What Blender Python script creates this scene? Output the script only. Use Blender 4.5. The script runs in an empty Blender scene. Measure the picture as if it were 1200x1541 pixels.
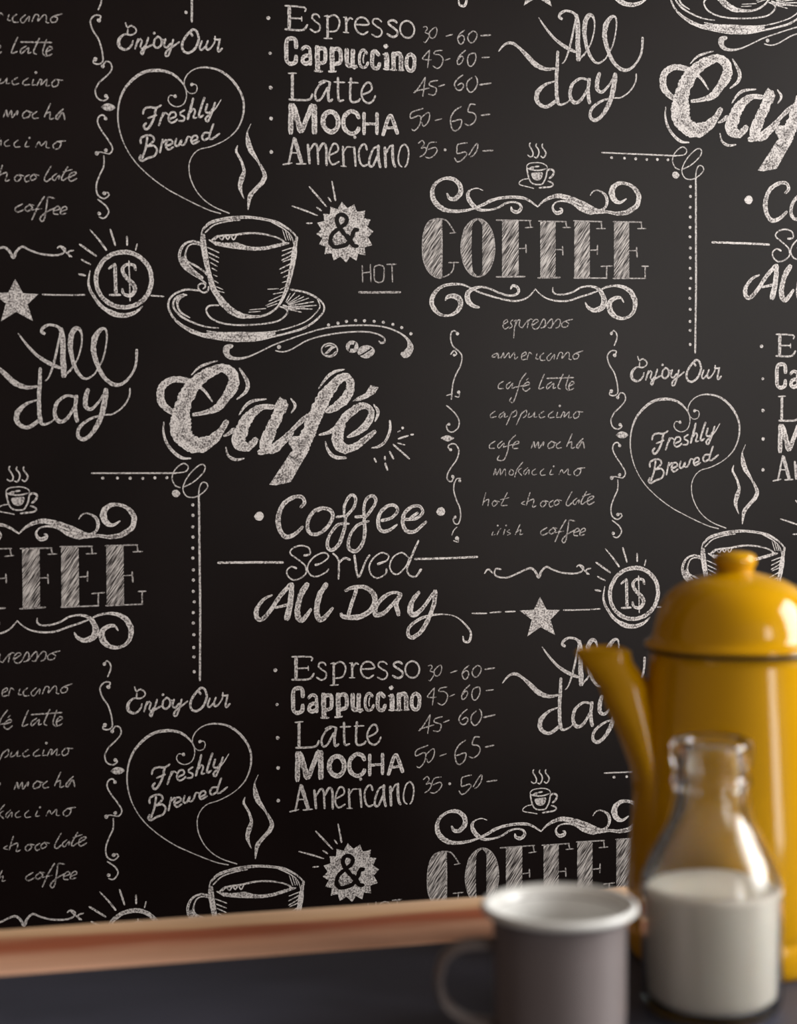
import bpy, bmesh, math, random
from mathutils import Matrix, Vector
C = bpy.context.scene.collection

# ------------------------------------------------------------------ camera
D, CZ, FPX = 1.62774, 1.11, 2500.0
# rows: camera right, camera down, camera forward, in (x, down, into wall)
M = [[0.9754882, 0.0086877, -0.2198801], [-0.0159366, 0.9993856, -0.0312154], [0.2194738, 0.0339544, 0.9750274]]
def w3(r, s=1): return Vector((r[0]*s, r[2]*s, -r[1]*s))
cam = bpy.data.objects.new('camera', bpy.data.cameras.new('camera')); C.objects.link(cam)
R_, U_, B_ = w3(M[0]), w3(M[1], -1), w3(M[2], -1)
cam.matrix_world = Matrix(((R_.x, U_.x, B_.x, 0), (R_.y, U_.y, B_.y, -D), (R_.z, U_.z, B_.z, CZ), (0, 0, 0, 1)))
cam.data.sensor_fit = 'HORIZONTAL'; cam.data.sensor_width = 36.0
cam.data.lens = 36.0*FPX/1200.0
cam.data.clip_start = 0.02
cam.data.dof.use_dof = True; cam.data.dof.focus_distance = 1.70; cam.data.dof.aperture_fstop = 4.4
bpy.context.scene.camera = cam

# ------------------------------------------------------------------ world, light, exposure
sc = bpy.context.scene
sc.view_settings.view_transform = 'Standard'; sc.view_settings.look = 'None'
sc.view_settings.gamma = 1.0; sc.view_settings.use_curve_mapping = False
sc.view_settings.exposure = 0.0
wd = bpy.data.worlds.new('world'); sc.world = wd; wd.use_nodes = True
wd.node_tree.nodes['Background'].inputs[0].default_value = (1.0, 0.74, 0.56, 1)
wd.node_tree.nodes['Background'].inputs[1].default_value = 0.22
def area(name, loc, target, sx, sy, power, col):
    l = bpy.data.lights.new(name, 'AREA'); l.shape = 'RECTANGLE'; l.size = sx; l.size_y = sy
    l.energy = power; l.color = col
    o = bpy.data.objects.new(name, l); C.objects.link(o); o.location = loc
    o.rotation_euler = (Vector(target)-Vector(loc)).to_track_quat('-Z', 'Z').to_euler()
    return o
# daylight coming in through the window in the right-hand wall
area('window_daylight', (2.44, -1.25, 1.95), (0.44, -1.25, 1.95), 1.4, 1.4, 118, (1.0, 0.99, 0.96))
# a tall narrow window in the wall behind the photographer
area('rear_window_daylight', (1.97, -3.90, 1.55), (1.97, 0, 1.55), 0.66, 1.7, 34, (1.0, 0.97, 0.92))

# ------------------------------------------------------------------ materials
def mat(name, col=(.5, .5, .5), rough=.5, **kw):
    m = bpy.data.materials.new(name); m.use_nodes = True
    b = m.node_tree.nodes['Principled BSDF']
    b.inputs['Base Color'].default_value = (*col, 1); b.inputs['Roughness'].default_value = rough
    for k, v in kw.items(): b.inputs[k.replace('_', ' ')].default_value = v
    return m
def N(m, t, **kw):
    n = m.node_tree.nodes.new(t)
    for k, v in kw.items():
        if k in n.inputs: n.inputs[k].default_value = v
        else: setattr(n, k, v)
    return n
def L(m, a, ao, b, bi): m.node_tree.links.new(a.outputs[ao], b.inputs[bi])
def coords(m, scale=(1, 1, 1), rot=(0, 0, 0)):
    t = N(m, 'ShaderNodeTexCoord'); p = N(m, 'ShaderNodeMapping')
    p.inputs['Scale'].default_value = scale; p.inputs['Rotation'].default_value = rot
    L(m, t, 'Object', p, 'Vector'); return p
def ramp(m, stops):
    r = N(m, 'ShaderNodeValToRGB'); e = r.color_ramp.elements
    while len(e) < len(stops): e.new(0.5)
    for i, (p, c) in enumerate(stops): e[i].position = p; e[i].color = (*c, 1)
    return r
def mix(m, a, ao, f, fo, b, bo):
    x = N(m, 'ShaderNodeMix', data_type='RGBA')
    L(m, f, fo, x, 0); m.node_tree.links.new(a.outputs[ao], x.inputs[6]); m.node_tree.links.new(b.outputs[bo], x.inputs[7])
    return x
INK = (0.0044, 0.0021, 0.0020)
SHEEN = dict(rough=.36, Specular_IOR_Level=.15)
def paper():
    m = mat('black_wallpaper', INK, **SHEEN); b = m.node_tree.nodes['Principled BSDF']
    p = coords(m, (1, 1, 1)); n = N(m, 'ShaderNodeTexNoise', Scale=6.0, Detail=4.0); L(m, p, 0, n, 'Vector')
    r = ramp(m, [(.3, (.0032, .0014, .0013)), (.7, (.0058, .0029, .0028))]); L(m, n, 0, r, 0); L(m, r, 0, b, 'Base Color')
    n2 = N(m, 'ShaderNodeTexNoise', Scale=900.0, Detail=2.0); L(m, p, 0, n2, 'Vector')
    bp = N(m, 'ShaderNodeBump', Strength=.10, Distance=.0004); L(m, n2, 0, bp, 'Height'); L(m, bp, 0, b, 'Normal')
    return m
def chalk(name, kind):
    m = mat(name, (.6, .57, .55), **SHEEN); b = m.node_tree.nodes['Principled BSDF']
    if kind == 'hatch':
        p = coords(m, (1, 1, 1), (0, math.radians(-34), 0))
        p2 = N(m, 'ShaderNodeMapping'); p2.inputs['Scale'].default_value = (820, 1, 60); L(m, p, 0, p2, 'Vector')
        n = N(m, 'ShaderNodeTexNoise', Scale=1.0, Detail=2.0, Roughness=.6); L(m, p2, 0, n, 'Vector')
        r = ramp(m, [(.38, (.022, .017, .017)), (.47, (.17, .155, .15)), (.64, (.58, .54, .52))])
        L(m, n, 0, r, 0); L(m, r, 0, b, 'Base Color'); return m
    p = coords(m); n = N(m, 'ShaderNodeTexNoise', Scale={'speckle': 600.0}.get(kind, 480.0), Detail=3.0, Roughness=.65); L(m, p, 0, n, 'Vector')
    uv = N(m, 'ShaderNodeAttribute', attribute_name='stroke'); L_ = m.node_tree.links
    # firmer chalk along the two edges of a broad stroke, patchy in its middle
    k = N(m, 'ShaderNodeMath', operation='MULTIPLY_ADD'); L(m, uv, 'Fac', k, 0); k.inputs[1].default_value = .10 if kind == 'speckle' else .04; L(m, n, 0, k, 2)
    st = {'speckle': [(.38, (.055, .045, .044)), (.48, (.25, .23, .225)), (.62, (.66, .62, .605))],
          'line': [(.36, (.09, .078, .076)), (.46, (.33, .305, .30)), (.62, (.60, .565, .55))],
          'faint': [(.38, (.05, .042, .041)), (.47, (.21, .19, .185)), (.62, (.44, .41, .40))]}[kind]
    if kind == 'speckle':
        lf = N(m, 'ShaderNodeTexNoise', Scale=85.0, Detail=1.0); L(m, p, 0, lf, 'Vector')
        k2 = N(m, 'ShaderNodeMath', operation='MULTIPLY_ADD'); L(m, lf, 0, k2, 0); k2.inputs[1].default_value = .30; L(m, k, 0, k2, 2)
        k3 = N(m, 'ShaderNodeMath', operation='SUBTRACT'); L(m, k2, 0, k3, 0); k3.inputs[1].default_value = .145; k = k3
    r = ramp(m, st); L(m, k, 0, r, 0); L(m, r, 0, b, 'Base Color')
    return m
MAT = dict(paper=paper(), line=chalk('chalk_line', 'line'), speckle=chalk('chalk_speckle', 'speckle'), faint=chalk('chalk_faint', 'faint'),
           hatch=chalk('chalk_hatch', 'hatch'), ink=mat('black_ink', INK, **SHEEN))
def wood():
    m = mat('pink_oak', (.5, .25, .15), .5); b = m.node_tree.nodes['Principled BSDF']
    tc = N(m, 'ShaderNodeTexCoord'); sp = N(m, 'ShaderNodeSeparateXYZ'); L(m, tc, 'Object', sp, 0)
    q = coords(m, (2.6, 18, 18)); nn = N(m, 'ShaderNodeTexNoise', Scale=1.0, Detail=4.0, Roughness=.6); L(m, q, 0, nn, 'Vector')
    k = N(m, 'ShaderNodeMath', operation='MULTIPLY_ADD'); L(m, nn, 0, k, 0); k.inputs[1].default_value = .065; L(m, sp, 1, k, 2)
    n = N(m, 'ShaderNodeMapRange'); L(m, k, 0, n, 0); n.inputs[1].default_value = .385; n.inputs[2].default_value = .503
    r = ramp(m, [(.0, (.86, .50, .34)), (.28, (.82, .44, .28)), (.45, (.47, .135, .062)), (.60, (.44, .125, .058)), (.76, (.80, .50, .28)), (1.0, (.88, .60, .40))])
    L(m, n, 0, r, 0)
    p2 = coords(m, (9, 420, 420)); n2 = N(m, 'ShaderNodeTexNoise', Scale=1.0, Detail=3.0); L(m, p2, 0, n2, 'Vector')
    r2 = ramp(m, [(.35, (.72, .70, .68)), (.6, (1, 1, 1))]); L(m, n2, 0, r2, 0)
    x = N(m, 'ShaderNodeMix', data_type='RGBA', blend_type='MULTIPLY'); x.inputs[0].default_value = .5
    m.node_tree.links.new(r.outputs[0], x.inputs[6]); m.node_tree.links.new(r2.outputs[0], x.inputs[7])
    m.node_tree.links.new(x.outputs[2], b.inputs['Base Color'])
    bp = N(m, 'ShaderNodeBump', Strength=.2, Distance=.0006); L(m, n2, 0, bp, 'Height'); L(m, bp, 0, b, 'Normal')
    return m
def noisy(name, c1, c2, scale, rough, stretch=(1, 1, 1), **kw):
    m = mat(name, c1, rough, **kw); b = m.node_tree.nodes['Principled BSDF']
    p = coords(m, stretch); n = N(m, 'ShaderNodeTexNoise', Scale=scale, Detail=5.0); L(m, p, 0, n, 'Vector')
    r = ramp(m, [(.3, c1), (.7, c2)]); L(m, n, 0, r, 0); L(m, r, 0, b, 'Base Color'); return m
WOOD = wood()
SLATE = noisy('slate_paint', (.034, .036, .052), (.052, .053, .078), 7.0, .55, (1, 3, 1))
YEL = noisy('yellow_enamel', (.57, .282, .0003), (.60, .303, .0004), 9.0, .11, Specular_IOR_Level=.38)
GREY = noisy('grey_enamel', (.168, .142, .142), (.190, .162, .162), 8.0, .28)
SEAMSHADE = mat('dark_seam_shade', (.012, .005, .002), .25)  # near-black colour imitating the shade in the lid seam
WHITE = noisy('white_enamel', (.68, .675, .655), (.73, .725, .705), 8.0, .28)
MILK = mat('milk', (.82, .745, .66), .4, Subsurface_Weight=.2)
MILK.node_tree.nodes['Principled BSDF'].inputs['Subsurface Radius'].default_value = (.01, .008, .006)
GLASS = mat('clear_glass', (.96, .98, .97), .015, Transmission_Weight=1.0, IOR=1.45)
PLASTER = noisy('white_plaster', (.42, .41, .39), (.48, .47, .45), 4.0, .8)
FLOORM = noisy('floor_boards', (.06, .04, .028), (.12, .08, .055), 5.0, .5, (12, 1, 1))
FRAME = noisy('painted_frame', (.55, .55, .53), (.60, .60, .58), 6.0, .45)
LEGM = noisy('dark_wood', (.05, .03, .02), (.09, .055, .035), 8.0, .5, (1, 1, 6))

# ------------------------------------------------------------------ mesh helpers
def link(name, bm, m, parent=None, smooth=False):
    me = bpy.data.meshes.new(name); bm.to_mesh(me); bm.free()
    if smooth:
        for p in me.polygons: p.use_smooth = True
    if m: me.materials.append(m)
    o = bpy.data.objects.new(name, me); C.objects.link(o)
    if parent: o.parent = parent
    return o
def box(bm, x0, x1, y0, y1, z0, z1):
    v = [bm.verts.new(p) for p in [(x0, y0, z0), (x1, y0, z0), (x1, y1, z0), (x0, y1, z0), (x0, y0, z1), (x1, y0, z1), (x1, y1, z1), (x0, y1, z1)]]
    for f in [(0, 3, 2, 1), (4, 5, 6, 7), (0, 1, 5, 4), (1, 2, 6, 5), (2, 3, 7, 6), (3, 0, 4, 7)]: bm.faces.new([v[i] for i in f])
def bbox(name, dims, m, parent=None, bev=0.0):
    bm = bmesh.new(); box(bm, *dims)
    if bev: bmesh.ops.bevel(bm, geom=bm.edges[:], offset=bev, segments=2, affect='EDGES', profile=.6)
    return link(name, bm, m, parent)
def lathe(bm, prof, seg=96):
    rings = []
    for r, z in prof:
        if r < 1e-6: rings.append([bm.verts.new((0, 0, z))])
        else: rings.append([bm.verts.new((r*math.cos(2*math.pi*k/seg), r*math.sin(2*math.pi*k/seg), z)) for k in range(seg)])
    for a, b in zip(rings, rings[1:]):
        for k in range(seg):
            j = (k+1) % seg
            if len(a) == 1 and len(b) == 1: continue
            if len(a) == 1: bm.faces.new((a[0], b[j], b[k]))
            elif len(b) == 1: bm.faces.new((a[k], a[j], b[0]))
            else: bm.faces.new((a[k], a[j], b[j], b[k]))
def spline(pts, step, closed=False):
    """Catmull-Rom through tuples of any dimension"""
    n = len(pts); out = []
    if n == 2 and not closed:
        k = max(1, int(math.dist(pts[0][:2], pts[1][:2])/step))
        return [tuple(a+(b-a)*i/k for a, b in zip(pts[0], pts[1])) for i in range(k+1)]
    segs = n if closed else n-1
    for i in range(segs):
        if closed: p0, p1, p2, p3 = pts[(i-1) % n], pts[i], pts[(i+1) % n], pts[(i+2) % n]
        else: p0, p1, p2, p3 = pts[max(i-1, 0)], pts[i], pts[i+1], pts[min(i+2, n-1)]
        k = max(1, int(math.dist(p1[:2], p2[:2])/step))
        for j in range(k):
            t = j/k
            out.append(tuple(.5*(2*b+(c-a)*t+(2*a-5*b+4*c-d)*t*t+(3*b-a-3*c+d)*t*t*t) for a, b, c, d in zip(p0, p1, p2, p3)))
    if not closed: out.append(tuple(pts[-1]))
    return out
def tube(bm, path, ry, rz, seg=16, side=Vector((0, 1, 0))):
    """rounded strap along a list of points, ry across, rz in the plane"""
    P = [Vector(p) for p in path]; rings = []
    for i, p in enumerate(P):
        t = (P[min(i+1, len(P)-1)]-P[max(i-1, 0)]).normalized(); nrm = side.cross(t).normalized()
        rings.append([bm.verts.new(p+side*ry*math.cos(a)+nrm*rz*math.sin(a)) for a in [2*math.pi*k/seg for k in range(seg)]])
    for a, b in zip(rings, rings[1:]):
        for k in range(seg): bm.faces.new((a[k], a[(k+1) % seg], b[(k+1) % seg], b[k]))
    bm.faces.new(rings[0][::-1]); bm.faces.new(rings[-1])
    bmesh.ops.recalc_face_normals(bm, faces=bm.faces[:])
def thing(name, label, cat, loc=(0, 0, 0), rz=0, group=None):
    o = bpy.data.objects.new(name, None); C.objects.link(o); o.location = loc; o.rotation_euler = (0, 0, rz)
    o['label'] = label; o['category'] = cat
    if group: o['group'] = group
    return o
def struct(o): o['kind'] = 'structure'; return o

# ------------------------------------------------------------------ the setting
wall = struct(bbox('wall_back', (-1.6, 2.5, 0.0, 0.10, 0.0, 2.9), MAT['paper']))
wall['label'] = 'black wallpaper covered with white chalk style coffee drawings and lettering'
floor = struct(bbox('floor', (-1.6, 2.5, -4.0, 0.10, -0.05, 0.0), FLOORM))
bm = bmesh.new()
for d in [(2.5, 2.6, -4.0, .10, 0, 1.2), (2.5, 2.6, -4.0, .10, 2.7, 2.9), (2.5, 2.6, -4.0, -2.0, 1.2, 2.7), (2.5, 2.6, -0.5, .10, 1.2, 2.7)]: box(bm, *d)
struct(link('wall_right', bm, PLASTER))
bm = bmesh.new()
for d in [(2.49, 2.57, -2.0, -1.94, 1.2, 2.7), (2.49, 2.57, -.56, -.5, 1.2, 2.7), (2.49, 2.57, -1.94, -.56, 1.2, 1.26), (2.49, 2.57, -1.94, -.56, 2.64, 2.7),
          (2.50, 2.55, -1.27, -1.23, 1.26, 2.64), (2.50, 2.55, -1.94, -1.27, 1.94, 1.98), (2.50, 2.55, -1.23, -.56, 1.94, 1.98)]: box(bm, *d)
struct(link('window_1', bm, FRAME))
bm = bmesh.new()
for d in [(-1.6, 1.62, -4.1, -4.0, 0, 2.9), (2.32, 2.6, -4.1, -4.0, 0, 2.9), (1.62, 2.32, -4.1, -4.0, 0, .65), (1.62, 2.32, -4.1, -4.0, 2.45, 2.9)]: box(bm, *d)
struct(link('wall_front', bm, PLASTER))
bm = bmesh.new()
for d in [(1.62, 1.65, -4.07, -3.99, .65, 2.45), (2.29, 2.32, -4.07, -3.99, .65, 2.45), (1.65, 2.29, -4.07, -3.99, .65, .69), (1.65, 2.29, -4.07, -3.99, 2.41, 2.45), (1.65, 2.29, -4.05, -4.01, 1.53, 1.56)]: box(bm, *d)
struct(link('window_2', bm, FRAME))
bbase = struct(bbox('baseboard_back', (-1.6, 2.5, -0.018, 0.0, 0.0, 0.09), FRAME))

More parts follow.
